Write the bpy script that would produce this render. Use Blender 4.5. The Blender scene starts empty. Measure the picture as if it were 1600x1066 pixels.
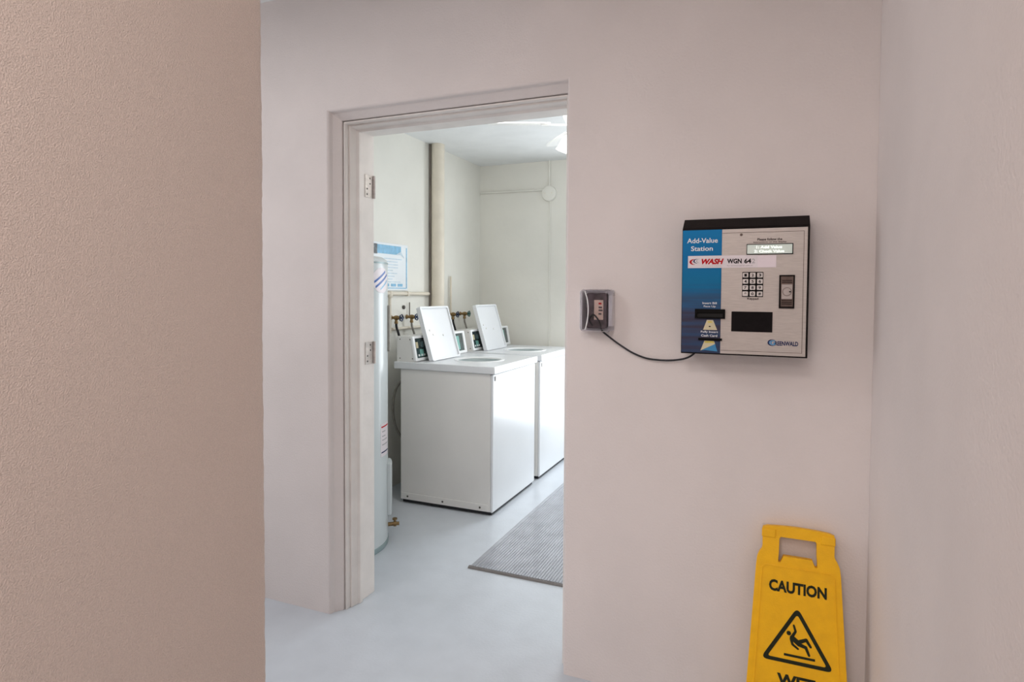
import bpy, bmesh, math, random
from mathutils import Vector, Matrix
random.seed(7)
S = bpy.context.scene
COL = S.collection
R = math.radians

# ------------------------------------------------------------------ camera
cam_d = bpy.data.cameras.new('camera'); cam = bpy.data.objects.new('camera', cam_d); COL.objects.link(cam)
YAW, PITCH, ROLL = R(21.767), R(1.902), R(0.397)
F_ = Vector((-math.sin(YAW)*math.cos(PITCH), math.cos(YAW)*math.cos(PITCH), -math.sin(PITCH)))
R_ = Vector((math.cos(YAW), math.sin(YAW), 0)); U_ = R_.cross(F_)
R2 = R_*math.cos(ROLL)+U_*math.sin(ROLL); U2 = -R_*math.sin(ROLL)+U_*math.cos(ROLL)
M = Matrix((R2, U2, -F_)).transposed().to_4x4(); M.translation = (0, 0, 1.372)
cam.matrix_world = M
cam_d.sensor_width = 36; cam_d.lens = 933.76/1600*36
cam_d.shift_x = (800-836.87)/1600; cam_d.shift_y = (489.36-533)/1600
cam_d.clip_start = 0.02
S.camera = cam

# ------------------------------------------------------------------ world, lights, exposure
w = bpy.data.worlds.new('world'); S.world = w; w.use_nodes = True
wn = w.node_tree; bg = wn.nodes['Background']
bg.inputs[0].default_value = (0.75, 0.87, 1.0, 1); bg.inputs[1].default_value = 0.7
S.view_settings.view_transform = 'Standard'; S.view_settings.look = 'None'
S.view_settings.exposure = 0.0; S.view_settings.gamma = 1; S.view_settings.use_curve_mapping = False

def area(name, loc, direction, sx, sy, power, color, spread=180):
    l = bpy.data.lights.new(name, 'AREA'); l.shape = 'RECTANGLE'; l.size = sx; l.size_y = sy
    l.energy = power; l.color = color; l.spread = R(spread)
    o = bpy.data.objects.new(name, l); COL.objects.link(o); o.location = loc
    o.rotation_euler = Vector(direction).to_track_quat('-Z', 'Y').to_euler()
    return o
# daylight through the exit door in the far wall of the laundry, and through the window in its right wall
area('daylight_far_door', (-0.95, 5.02, 1.15), (0, -1, -0.05), 0.86, 1.9, 36, (0.92, 0.965, 1.0))
area('daylight_side_window', (0.92, 3.7, 1.55), (-1, 0, -0.05), 1.5, 1.1, 0.6, (0.93, 0.97, 1.0))
# unseen fill light added to brighten the washer side and far wall
area('laundry_fill', (-0.85, 2.42, 2.46), (0.25, 0.9, -0.6), 1.1, 0.2, 18, (1.0, 0.97, 0.92), 140)
# unseen overhead fill lights added for the hall, and daylight from the far end of the passage on the left
area('hall_overhead_fill', (-0.35, -0.3, 2.57), (0, 0, -1), 0.6, 0.6, 15.5, (1.0, 0.93, 0.90))
area('hall_overhead_fill_rear', (-0.4, -2.0, 2.57), (0, 0, -1), 0.6, 0.6, 27, (1.0, 0.94, 0.92))
area('daylight_passage', (-3.9, 1.2, 1.35), (1, 0, 0), 1.3, 1.9, 16, (1.0, 0.96, 0.96))

area('passage_overhead_fill', (-2.0, 0.55, 2.57), (0, 0, -1), 0.6, 0.6, 16.5, (1.0, 0.99, 1.0))  # unseen fill light added to brighten the left of the door wall

# ------------------------------------------------------------------ helpers
def lin(c):
    return tuple(((x/255)/12.92 if x/255 <= 0.04045 else (((x/255)+0.055)/1.055)**2.4) for x in c) + (1,)

def mat(name, col, rough=0.5, metal=0.0, var=0.0, vscale=6.0, bump=0.0, bscale=120.0, emit=None, es=0.0,
        trans=0.0, coat=0.0, stretch=None, ior=1.45, spec=0.5):
    m = bpy.data.materials.new(name); m.use_nodes = True
    nt = m.node_tree; b = nt.nodes['Principled BSDF']
    b.inputs['Base Color'].default_value = lin(col); b.inputs['Roughness'].default_value = rough
    b.inputs['Metallic'].default_value = metal; b.inputs['Transmission Weight'].default_value = trans
    b.inputs['Coat Weight'].default_value = coat; b.inputs['IOR'].default_value = ior
    b.inputs['Specular IOR Level'].default_value = spec
    tc = nt.nodes.new('ShaderNodeTexCoord'); src = tc.outputs['Object']
    if stretch:
        mp = nt.nodes.new('ShaderNodeMapping'); mp.inputs['Scale'].default_value = stretch
        nt.links.new(src, mp.inputs[0]); src = mp.outputs[0]
    if var > 0:
        n = nt.nodes.new('ShaderNodeTexNoise'); n.inputs['Scale'].default_value = vscale
        n.inputs['Detail'].default_value = 5; nt.links.new(src, n.inputs['Vector'])
        r = nt.nodes.new('ShaderNodeValToRGB'); nt.links.new(n.outputs['Fac'], r.inputs[0])
        r.color_ramp.elements[0].position = 0.3; r.color_ramp.elements[1].position = 0.7
        r.color_ramp.elements[0].color = lin([max(0, x*(1-var)) for x in col])
        r.color_ramp.elements[1].color = lin([min(255, x*(1+var*0.5)) for x in col])
        nt.links.new(r.outputs[0], b.inputs['Base Color'])
    if bump > 0:
        n = nt.nodes.new('ShaderNodeTexNoise'); n.inputs['Scale'].default_value = bscale
        n.inputs['Detail'].default_value = 4; nt.links.new(src, n.inputs['Vector'])
        bp = nt.nodes.new('ShaderNodeBump'); bp.inputs['Strength'].default_value = bump
        bp.inputs['Distance'].default_value = 0.004
        nt.links.new(n.outputs['Fac'], bp.inputs['Height']); nt.links.new(bp.outputs[0], b.inputs['Normal'])
    if emit:
        b.inputs['Emission Color'].default_value = lin(emit); b.inputs['Emission Strength'].default_value = es
    return m

MT = dict(
    hall_wall=mat('hall wall paint', (230, 222, 219), 0.75, var=0.025, vscale=2.5, bump=0.35, bscale=140),
    left_wall=mat('stippled wall paint', (213, 197, 187), 0.85, var=0.05, vscale=420, bump=0.6, bscale=420),
    laundry_wall=mat('laundry wall paint', (230, 229, 221), 0.6, var=0.03, vscale=2, bump=0.3, bscale=30),
    ceiling=mat('ceiling paint', (236, 238, 238), 0.7, var=0.02, bump=0.2, bscale=60),
    floor=mat('grey floor paint', (196, 202, 209), 0.30, var=0.02, vscale=9, bump=0.15, bscale=90),
    frame=mat('door frame paint', (236, 230, 225), 0.4, var=0.03, vscale=10, bump=0.15, bscale=40),
    hinge=mat('painted hinge steel', (212, 205, 200), 0.4, 0.3, var=0.1, vscale=40),
    steel_dark=mat('dark screws', (84, 80, 76), 0.4, 0.7),
    enamel=mat('washer white enamel', (220, 223, 226), 0.3, var=0.012, vscale=3, coat=0.1),
    enamel_side=mat('washer side enamel', (228, 227, 224), 0.35, var=0.02, vscale=3),
    plastic_white=mat('white plastic', (240, 242, 243), 0.3, var=0.01, coat=0.3),
    tub=mat('tub steel', (186, 198, 200), 0.3, 0.3, var=0.1),
    glass_dark=mat('dark console glass', (66, 84, 86), 0.08, var=0.3, vscale=14, coat=1.0),
    teal=mat('teal print and reflection', (120, 176, 168), 0.3, var=0.1),
    rubber=mat('black rubber', (38, 38, 42), 0.55, var=0.1, vscale=40),
    hose_grey=mat('grey hose', (150, 146, 138), 0.5, var=0.1, vscale=40),
    brass=mat('aged brass', (140, 116, 78), 0.4, 0.7, var=0.2, vscale=60),
    wheel_blue=mat('blue black handwheel paint', (38, 52, 78), 0.3, 0.4, var=0.2, vscale=60),
    wheel_green=mat('green handwheel paint', (58, 100, 92), 0.3, 0.3, var=0.2, vscale=60),
    pipe=mat('painted pipe', (224, 216, 200), 0.5, var=0.04, vscale=8, bump=0.2, bscale=50),
    pipe_and_gap=mat('bare grey pipe and dark gap', (120, 112, 104), 0.5, 0.3, var=0.15),
    heater=mat('water heater enamel', (206, 214, 216), 0.3, var=0.02, vscale=3, coat=0.2),
    heater_base=mat('heater base ring', (150, 168, 170), 0.4, 0.3, var=0.1),
    mat_rubber=mat('ribbed mat rubber', (160, 163, 170), 0.30, var=0.08, vscale=10, coat=0.2),
    mat_edge=mat('mat edge rubber', (120, 116, 114), 0.6, var=0.1),
    black=mat('black housing paint', (26, 20, 19), 0.55, spec=0.15, var=0.15, vscale=30, bump=0.2, bscale=300),
    black_gloss=mat('black slot plastic', (8, 7, 7), 0.5, spec=0.12, var=0.1),
    hole=mat('slot darkness', (4, 4, 4), 0.6, var=0.1),
    silver=mat('brushed silver sheet', (192, 184, 178), 0.42, 0.3, var=0.05, vscale=40, stretch=(1, 1, 14)),
    screen=mat('dark bill window', (18, 14, 16), 0.5, spec=0.12, var=0.25, vscale=90),
    white_print=mat('white print', (236, 238, 240), 0.5, var=0.02),
    grey_print=mat('grey print', (178, 176, 178), 0.5, var=0.02),
    red_print=mat('red print', (190, 14, 28), 0.6, spec=0.2, var=0.02),
    blue_print=mat('navy print', (16, 34, 84), 0.6, spec=0.2, var=0.02),
    sky_print=mat('light blue print', (60, 140, 190), 0.5, var=0.03),
    black_print=mat('black print', (20, 18, 20), 0.6, spec=0.2, var=0.02),
    brown_print=mat('dark brown print', (48, 34, 32), 0.6, spec=0.2, var=0.02),
    sticker=mat('sticker vinyl', (232, 224, 228), 0.4, var=0.02),
    sticker_pale=mat('sticker vinyl pale end', (238, 226, 232), 0.4, var=0.02),
    lcd=mat('lcd glass', (196, 202, 194), 0.2, emit=(190, 205, 196), es=0.3),
    lcd_text=mat('lit lcd characters', (250, 255, 252), 0.3, emit=(245, 255, 250), es=0.9),
    key=mat('steel keys', (206, 202, 200), 0.3, 0.5, var=0.06, vscale=80),
    lock_body=mat('bronze lock plate', (98, 84, 78), 0.35, 0.6, var=0.15, vscale=60),
    lock_light=mat('lock insert', (178, 170, 166), 0.35, 0.4, var=0.06),
    cream_print=mat('cream print', (214, 204, 170), 0.5, var=0.05),
    yellow_print=mat('yellow print', (214, 198, 92), 0.5, var=0.1, vscale=80),
    sign_yellow=mat('yellow sign plastic', (254, 190, 4), 0.5, var=0.04, vscale=25, bump=0.25, bscale=260),
    sign_ink=mat('black green sign ink', (38, 42, 28), 0.6, spec=0.2, var=0.08, vscale=60),
    clear=mat('clear cover plastic', (246, 246, 250), 0.06, trans=1.0, ior=1.22),
    outlet_white=mat('outlet white plastic', (226, 222, 224), 0.4, var=0.02),
    adapter=mat('dark adapter plastic', (92, 80, 84), 0.4, var=0.35, vscale=50),
    beige=mat('beige adapter label', (226, 200, 184), 0.5, var=0.06, vscale=50),
    poster=mat('poster paper', (228, 234, 238), 0.35, var=0.02),
    poster_blue=mat('poster header blue', (124, 182, 216), 0.4, var=0.1, vscale=30),
    poster_pale=mat('poster pale blue', (196, 214, 226), 0.4, var=0.06, vscale=30),
    poster_dark=mat('poster grey picture', (84, 92, 98), 0.4, var=0.5, vscale=50),
    logo_blue=mat('logo blue', (40, 96, 176), 0.4, var=0.05),
    fan_white=mat('fan white lacquer', (244, 245, 244), 0.3, var=0.01),
    fan_glass=mat('lit frosted glass', (255, 250, 240), 0.3, emit=(255, 248, 236), es=2.2),
)

def blue_panel_mat():
    m = bpy.data.materials.new('printed blue panel'); m.use_nodes = True; nt = m.node_tree
    b = nt.nodes['Principled BSDF']; b.inputs['Roughness'].default_value = 0.5; b.inputs['Specular IOR Level'].default_value = 0.2
    tc = nt.nodes.new('ShaderNodeTexCoord'); sx = nt.nodes.new('ShaderNodeSeparateXYZ')
    nt.links.new(tc.outputs['Generated'], sx.inputs[0])
    mp = nt.nodes.new('ShaderNodeMapping'); mp.inputs['Scale'].default_value = (2.2, 1, 46)
    nt.links.new(tc.outputs['Object'], mp.inputs[0])
    n = nt.nodes.new('ShaderNodeTexNoise'); n.inputs['Scale'].default_value = 1; n.inputs['Detail'].default_value = 3
    nt.links.new(mp.outputs[0], n.inputs['Vector'])
    r1 = nt.nodes.new('ShaderNodeValToRGB'); e = r1.color_ramp.elements
    e[0].position = 0; e[0].color = lin((50, 66, 96)); e[1].position = 1; e[1].color = lin((0, 122, 182))
    for p, c in ((0.32, (54, 82, 120)), (0.48, (16, 104, 152)), (0.6, (0, 112, 160)), (0.78, (0, 112, 170))):
        x = e.new(p); x.color = lin(c)
    nt.links.new(sx.outputs[2], r1.inputs[0])
    r2 = nt.nodes.new('ShaderNodeValToRGB'); r2.color_ramp.elements[0].position = 0.42; r2.color_ramp.elements[1].position = 0.6
    nt.links.new(n.outputs['Fac'], r2.inputs[0])
    # streaks only in the lower, stormy half of the print
    mr = nt.nodes.new('ShaderNodeMapRange'); mr.inputs[1].default_value = 0.62; mr.inputs[2].default_value = 0.3
    mr.inputs[3].default_value = 0; mr.inputs[4].default_value = 0.9
    nt.links.new(sx.outputs[2], mr.inputs[0])
    mu = nt.nodes.new('ShaderNodeMath'); mu.operation = 'MULTIPLY'
    nt.links.new(r2.outputs[0], mu.inputs[0]); nt.links.new(mr.outputs[0], mu.inputs[1])
    mx = nt.nodes.new('ShaderNodeMix'); mx.data_type = 'RGBA'
    mx.inputs['B'].default_value = lin((62, 56, 72))
    nt.links.new(mu.outputs[0], mx.inputs['Factor']); nt.links.new(r1.outputs[0], mx.inputs['A'])
    nt.links.new(mx.outputs['Result'], b.inputs['Base Color'])
    return m
MT['blue_panel'] = blue_panel_mat()

def link(name, bm, m, parent=None, smooth=False, bevel=0.0, seg=2, solid=0.0):
    bmesh.ops.recalc_face_normals(bm, faces=bm.faces)
    me = bpy.data.meshes.new(name); bm.to_mesh(me); bm.free()
    o = bpy.data.objects.new(name, me); COL.objects.link(o)
    me.materials.append(MT[m] if isinstance(m, str) else m)
    if smooth:
        for p in me.polygons: p.use_smooth = True
    if bevel > 0:
        md = o.modifiers.new('bevel', 'BEVEL'); md.width = bevel; md.segments = seg; md.limit_method = 'ANGLE'; md.angle_limit = R(35)
    if smooth:
        ed = o.modifiers.new('smooth', 'EDGE_SPLIT'); ed.split_angle = R(40)
    if parent: o.parent = parent
    return o

def struct(o): o['kind'] = 'structure'; return o
def tag(o, label, cat, group=None):
    o['label'] = label; o['category'] = cat
    if group: o['group'] = group
    return o
def thing(name, label, cat, loc=(0, 0, 0), group=None):
    o = bpy.data.objects.new(name, None); COL.objects.link(o); o.location = loc; o.empty_display_size = 0.05
    return tag(o, label, cat, group)

def BM(): return bmesh.new()
def box(bm, x0, x1, y0, y1, z0, z1, mtx=None):
    vs = [bm.verts.new((x, y, z)) for x in (x0, x1) for y in (y0, y1) for z in (z0, z1)]
    for f in ((0, 1, 3, 2), (4, 6, 7, 5), (0, 4, 5, 1), (2, 3, 7, 6), (0, 2, 6, 4), (1, 5, 7, 3)):
        bm.faces.new([vs[i] for i in f])
    if mtx is not None:
        for v in vs: v.co = mtx @ v.co
    return bm
def B(x0, x1, y0, y1, z0, z1, mtx=None): return box(BM(), x0, x1, y0, y1, z0, z1, mtx)
def prism(bm, pts, fn, a, b):
    """closed outline pts (2D) swept from a to b; fn(p, q, t) gives the 3D point"""
    lo = [bm.verts.new(fn(p[0], p[1], a)) for p in pts]; hi = [bm.verts.new(fn(p[0], p[1], b)) for p in pts]
    n = len(pts)
    for i in range(n): bm.faces.new((lo[i], lo[(i+1) % n], hi[(i+1) % n], hi[i]))
    bm.faces.new(lo[::-1]); bm.faces.new(hi)
    return bm
XZ = lambda p, q, t: (p, t, q)      # outline in x,z swept along y
XY = lambda p, q, t: (p, q, t)
YZ = lambda p, q, t: (t, p, q)
def ring_prism(bm, outer, inner, fn, a, b):
    n = len(outer)
    V = [[bm.verts.new(fn(p[0], p[1], t)) for p in L] for L in (outer, inner) for t in (a, b)]
    ol, oh, il, ih = V
    for i in range(n):
        j = (i+1) % n
        bm.faces.new((ol[i], ol[j], oh[j], oh[i])); bm.faces.new((il[i], ih[i], ih[j], il[j]))
        bm.faces.new((ol[i], il[i], il[j], ol[j])); bm.faces.new((oh[i], oh[j], ih[j], ih[i]))
    return bm
def circle(cx, cy, r, n=24, ry=None, a0=0.0):
    return [(cx+r*math.cos(a0+2*math.pi*i/n), cy+(ry or r)*math.sin(a0+2*math.pi*i/n)) for i in range(n)]
def rrect(x0, x1, y0, y1, r, n=5):
    out = []
    for cx, cy, a in ((x1-r, y1-r, 0), (x0+r, y1-r, 90), (x0+r, y0+r, 180), (x1-r, y0+r, 270)):
        for i in range(n+1):
            t = R(a+90*i/n); out.append((cx+r*math.cos(t), cy+r*math.sin(t)))
    return out
def lathe(bm, prof, n=28, c=(0, 0, 0), axis='z'):
    rows = []
    for r, h in prof:
        row = []
        for i in range(n):
            a = 2*math.pi*i/n; x, y = r*math.cos(a), r*math.sin(a)
            p = (x, y, h) if axis == 'z' else ((h, x, y) if axis == 'x' else (x, h, y))
            row.append(bm.verts.new((p[0]+c[0], p[1]+c[1], p[2]+c[2])))
        rows.append(row)
    for k in range(len(rows)-1):
        for i in range(n):
            j = (i+1) % n; bm.faces.new((rows[k][i], rows[k][j], rows[k+1][j], rows[k+1][i]))
    bm.faces.new(rows[0][::-1]); bm.faces.new(rows[-1])
    return bm
def smooth_path(pts, k=8):
    P = [Vector(p) for p in pts]; P = [P[0]*2-P[1]]+P+[P[-1]*2-P[-2]]; out = []
    for i in range(1, len(P)-2):
        for j in range(k):
            t = j/k; a, b, c, d = P[i-1:i+3]
            out.append(0.5*((2*b)+(c-a)*t+(2*a-5*b+4*c-d)*t*t+(3*b-3*c+d-a)*t**3))
    out.append(P[-2]); return out
def tube(bm, pts, r, n=10, curve=True):
    P = smooth_path(pts) if curve and len(pts) > 2 else [Vector(p) for p in pts]
    rows = []; up = None
    for i, p in enumerate(P):
        d = (P[min(i+1, len(P)-1)]-P[max(i-1, 0)]).normalized()
        if up is None: up = d.orthogonal().normalized()
        up = (up-d*up.dot(d)).normalized(); s = d.cross(up)
        rows.append([bm.verts.new(p+(up*math.cos(2*math.pi*k/n)+s*math.sin(2*math.pi*k/n))*r) for k in range(n)])
    for a, b in zip(rows, rows[1:]):
        for k in range(n): bm.faces.new((a[k], a[(k+1) % n], b[(k+1) % n], b[k]))
    bm.faces.new(rows[0][::-1]); bm.faces.new(rows[-1])
    return bm

def text_mesh(body, x0, x1, z0, z1, y, bold=0.0, shear=0.0, thick=0.0006, keep=False):
    """lettering on an xz plane facing -y, fitted to the box"""
    cu = bpy.data.curves.new('lettering', 'FONT'); cu.body = body; cu.offset = bold; cu.shear = shear
    cu.extrude = 0.01; cu.resolution_u = 3
    t = bpy.data.objects.new('lettering', cu); COL.objects.link(t)
    dg = bpy.context.evaluated_depsgraph_get(); dg.update()
    me = bpy.data.meshes.new_from_object(t.evaluated_get(dg))
    bpy.data.objects.remove(t)
    xs = [v.co.x for v in me.vertices]; ys = [v.co.y for v in me.vertices]
    ax, bx, ay, by = min(xs), max(xs), min(ys), max(ys)
    for v in me.vertices:
        X = x0+(v.co.x-ax)/(bx-ax)*(x1-x0); Z = z0+(v.co.y-ay)/(by-ay)*(z1-z0)
        Y = y-(0.5+v.co.z/0.02)*thick
        v.co = (X, Y, Z)
    return me
def text(body, x0, x1, z0, z1, y, m, parent, bold=0.0, shear=0.0, name='lettering', thick=0.0006):
    me = text_mesh(body, x0, x1, z0, z1, y, bold, shear, thick); me.materials.clear(); me.materials.append(MT[m])
    o = bpy.data.objects.new(name, me); COL.objects.link(o); o.parent = parent
    return o
def copy_tree(o, parent=None, off=None):
    c = o.copy(); COL.objects.link(c)
    if parent: c.parent = parent; c.matrix_parent_inverse = o.matrix_parent_inverse.copy()
    for ch in o.children: copy_tree(ch, c)
    return c

# ------------------------------------------------------------------ the setting
YW, XL, XR, HD = 2.0, -1.729, -0.683, 2.118     # hall face of the door wall and the plaster opening in it
XC = 0.273                                       # right wall of the hall
TW = 0.235                                       # thickness of the door wall
LX, LX1, LY1, LZ = -2.48, 0.85, 4.844, 2.509     # laundry
HZ = 2.62

struct(link('floor', B(-4.2, 1.1, -3.2, 5.6, -0.1, 0.0), 'floor'))
struct(link('ceiling', B(-4.2, 0.42, -3.2, YW+TW/2, HZ, HZ+0.1), 'ceiling'))
struct(link('ceiling_laundry', B(LX-0.12, LX1+0.12, YW+TW/2, LY1+0.12, LZ, LZ+0.1), 'ceiling'))

def opening_profile():
    p = []
    for i in range(6):                # rounded plaster corner
        t = R(90*i/5); p.append((-0.010+0.011*math.sin(t), YW+0.011-0.011*math.cos(t)))
    return p+[(0.003, YW+0.022), (0.028, YW+0.050), (0.028, YW+0.060)]
KR = 0.6
def sweep_opening(bm, prof, close=False):
    rows = []
    for e, y in prof:
        rows.append([bm.verts.new(q) for q in ((XL+e, y, 0), (XL+e, y, HD-e), (XR-KR*e, y, HD-e), (XR-KR*e, y, 0))])
    L = list(zip(rows, rows[1:]))+([(rows[-1], rows[0])] if close else [])
    for a, b in L:
        for i in range(3): bm.faces.new((a[i], a[i+1], b[i+1], b[i]))
    if close:
        bm.faces.new([r[0] for r in rows]); bm.faces.new([r[3] for r in rows][::-1])
    return rows
def door_wall():
    bm = BM(); rows = sweep_opening(bm, opening_profile()+[(0.010, YW+0.06), (0.010, YW+TW)])
    x0, x1 = -4.1, 0.42
    def face(row, y, top):
        a = [bm.verts.new((x0, y, 0)), bm.verts.new((x0, y, top)), bm.verts.new((x1, y, top)), bm.verts.new((x1, y, 0))]
        bm.faces.new((a[0], row[0], row[1], a[1])); bm.faces.new((a[1], row[1], row[2], a[2])); bm.faces.new((a[2], row[2], row[3], a[3]))
        return a
    a = face(rows[0], YW, HZ+0.1); b = face(rows[-1], YW+TW, HZ+0.1)
    bm.faces.new((a[0], a[1], b[1], b[0])); bm.faces.new((a[1], a[2], b[2], b[1])); bm.faces.new((a[2], a[3], b[3], b[2]))
    return bm
ob = struct(link('wall_back', door_wall(), 'hall_wall'))
struct(link('wall_right', B(XC, XC+0.147, -3.1, YW-0.001, 0, HZ), 'hall_wall'))
struct(link('wall_front', B(-4.1, XC+0.147, -3.2, -3.1, 0, HZ), 'hall_wall'))

def partition():                      # the near wall at the left, with a rough plaster arris
    bm = BM(); x1, x0, y1 = -1.040, -1.165, 1.0
    n = 240; rows = []
    ph = [random.uniform(0, 6.28) for _ in range(8)]
    for i in range(n+1):
        z = HZ*i/n
        w_ = 0.0016*sum(math.sin(z*k+ph[j])/(1+j*0.5) for j, k in enumerate((3.1, 8.3, 21, 47, 95, 170)))*0.6+random.uniform(-0.0006, 0.0006)
        c = [(x1, -3.1), (x1, y1-0.012+w_*0.5), (x1-0.002, y1-0.005+w_), (x1-0.008, y1+w_), (x0+0.006, y1), (x0, y1-0.006), (x0, -3.1)]
        rows.append([bm.verts.new((p, q, z)) for p, q in c])
    for a, b in zip(rows, rows[1:]):
        for k in range(7): bm.faces.new((a[k], a[(k+1) % 7], b[(k+1) % 7], b[k]))
    bm.faces.new(rows[0][::-1]); bm.faces.new(rows[-1])
    return bm
struct(link('wall_left', partition(), 'left_wall'))
# far end of the passage on the left: a wall with a window
def holed(x, t, y0, y1, z1, wy0, wy1, wz0, wz1, axis):
    o = [(y0, 0), (y1, 0), (y1, z1), (y0, z1)]; i = [(wy0, wz0), (wy1, wz0), (wy1, wz1), (wy0, wz1)]
    return ring_prism(BM(), o, i, (YZ if axis == 'x' else XZ), x, x+t)
struct(link('wall_passage_end', holed(-4.1, 0.1, -3.1, YW, HZ, 0.55, 1.85, 0.4, 2.3, 'x'), 'hall_wall'))
f = struct(link('window_2', holed(-4.08, 0.05, 0.55, 1.85, 2.3, 0.6, 1.8, 0.45, 2.25, 'x'), 'frame'))
f.data.transform(Matrix.Identity(4))
for v in f.data.vertices:
    if v.co.z == 0: v.co.z = 0.4
# laundry shell
struct(link('wall_laundry_left', B(LX-0.12, LX, YW+TW, LY1+0.12, 0, LZ), 'laundry_wall'))
struct(link('wall_laundry_back', ring_prism(BM(), [(LX, 0.0), (LX1, 0.0), (LX1, LZ), (LX, LZ)],
       [(-1.42, 0.02), (-0.48, 0.02), (-0.48, 2.1), (-1.42, 2.1)], XZ, LY1, LY1+0.12), 'laundry_wall'))
struct(link('wall_laundry_right', holed(LX1, 0.12, YW+TW, LY1+0.12, LZ, 2.9, 4.5, 0.95, 2.15, 'x'), 'laundry_wall'))
d = struct(link('door_2', ring_prism(BM(), [(-1.42, 0.02), (-0.48, 0.02), (-0.48, 2.1), (-1.42, 2.1)],
       [(-1.375, 0.065), (-0.525, 0.065), (-0.525, 2.055), (-1.375, 2.055)], XZ, LY1+0.03, LY1+0.09), 'frame'))
struct(link('window_1', ring_prism(BM(), [(2.9, 0.95), (4.5, 0.95), (4.5, 2.15), (2.9, 2.15)],
       [(2.95, 1.0), (4.45, 1.0), (4.45, 2.1), (2.95, 2.1)], YZ, LX1+0.03, LX1+0.08), 'frame'))

# steel door frame in the opening, with stop and hinge leaves
fr = [(0.012, YW+0.068), (0.0315, YW+0.068), (0.0315, YW+0.056), (0.037, YW+0.056), (0.039, YW+0.060), (0.040, YW+0.072), (0.0385, YW+0.076), (0.0385, YW+0.080), (0.0455, YW+0.080),
      (0.0470, YW+0.084), (0.0500, YW+0.104), (0.0520, YW+0.114), (0.0600, YW+0.122), (0.0600, YW+0.140), (0.0500, YW+0.144),
      (0.0500, YW+0.236), (0.012, YW+0.236)]
bm = BM(); sweep_opening(bm, fr, True)
door = struct(link('door_1', bm, 'frame', bevel=0.0015))
for zc in (1.84, 1.10):
    bm = B(XL+0.0495, XL+0.0525, YW+0.172, YW+0.224, zc-0.05, zc+0.05)
    h = link('hinge', bm, 'hinge', door, bevel=0.001)
    bm = BM(); lathe(bm, [(0.0065, zc-0.05), (0.0065, zc+0.05)], 12, (XL+0.056, YW+0.230, 0))
    link('hinge_knuckle', bm, 'hinge', h, smooth=True)
    for dz in (-0.036, -0.012, 0.012, 0.036):
        bm = BM(); lathe(bm, [(0.0045, 0), (0.003, 0.0012)], 10, (XL+0.0525, YW+0.186+(0.02 if dz*100 % 2 > 1 else 0), zc+dz), 'x')
        link('screw', bm, 'steel_dark', h)

# ------------------------------------------------------------------ pipes, conduits and wall things in the laundry
def pipe_thing(name, pts, r, m, label, cat, curve=False, n=14):
    bm = BM(); tube(bm, pts, r, n, curve)
    return tag(link(name, bm, m, smooth=True), label, cat)
t = thing('drain_pipe', 'thick cream painted vertical drain pipe on left laundry wall, floor to ceiling', 'pipe', (0, 0, 0))
bm = BM(); tube(bm, [(-2.422, 4.02, 0.0), (-2.422, 4.02, LZ)], 0.05, 24, False); link('pipe_body', bm, 'pipe', t, smooth=True)
bm = BM(); lathe(bm, [(0.062, 0.02), (0.062, 0.05), (0.051, 0.06)], 24, (-2.422, 4.02, 0)); link('collar', bm, 'pipe', t, smooth=True)
pipe_thing('dark_gap_strip', [(-2.470, 3.985, 0.9), (-2.470, 3.985, LZ-0.002)], 0.008, 'pipe_and_gap', 'thin dark strip added for the gap line beside the thick cream drain pipe', 'pipe')  # dark strip added to draw the dark gap line beside the drain pipe
t = thing('water_supply_pipe', 'cream painted water pipe running level under the blue notice then down to the taps', 'pipe')
bm = BM(); tube(bm, [(-2.462, 2.9, 1.362), (-2.462, 3.95, 1.362)], 0.013, 12, False); link('pipe_body', bm, 'pipe', t, smooth=True)
bm = BM(); tube(bm, [(-2.462, 3.455, 1.362), (-2.462, 3.455, 1.09)], 0.010, 12, False); link('drop_pipe', bm, 'pipe', t, smooth=True)
bm = BM(); lathe(bm, [(0.017, 1.335), (0.019, 1.34), (0.019, 1.375), (0.015, 1.38)], 14, (-2.462, 3.455, 0)); link('tee_fitting', bm, 'pipe', t, smooth=True)
bm = B(-2.478, -2.445, 3.655, 3.667, 1.345, 1.379); link('pipe_clamp', bm, 'pipe', t, bevel=0.002)
pipe_thing('branch_pipe', [(-2.462, 3.478, 1.115), (-2.462, 3.86, 1.115)], 0.010, 'pipe', 'short level cream pipe just under the taps of the nearer washer', 'pipe')
pipe_thing('hose_feed_pipe', [(-2.462, 4.29, 1.19), (-2.462, 4.29, 1.505)], 0.0085, 'pipe', 'thin cream upright pipe rising above the taps of the farther washer', 'pipe')
pipe_thing('tap_feed_pipe', [(-2.466, 3.70, 1.19), (-2.466, 3.70, 1.30)], 0.004, 'pipe_and_gap', 'thin upright pipe stub above the half hidden tap of the nearer washer', 'pipe')

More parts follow.
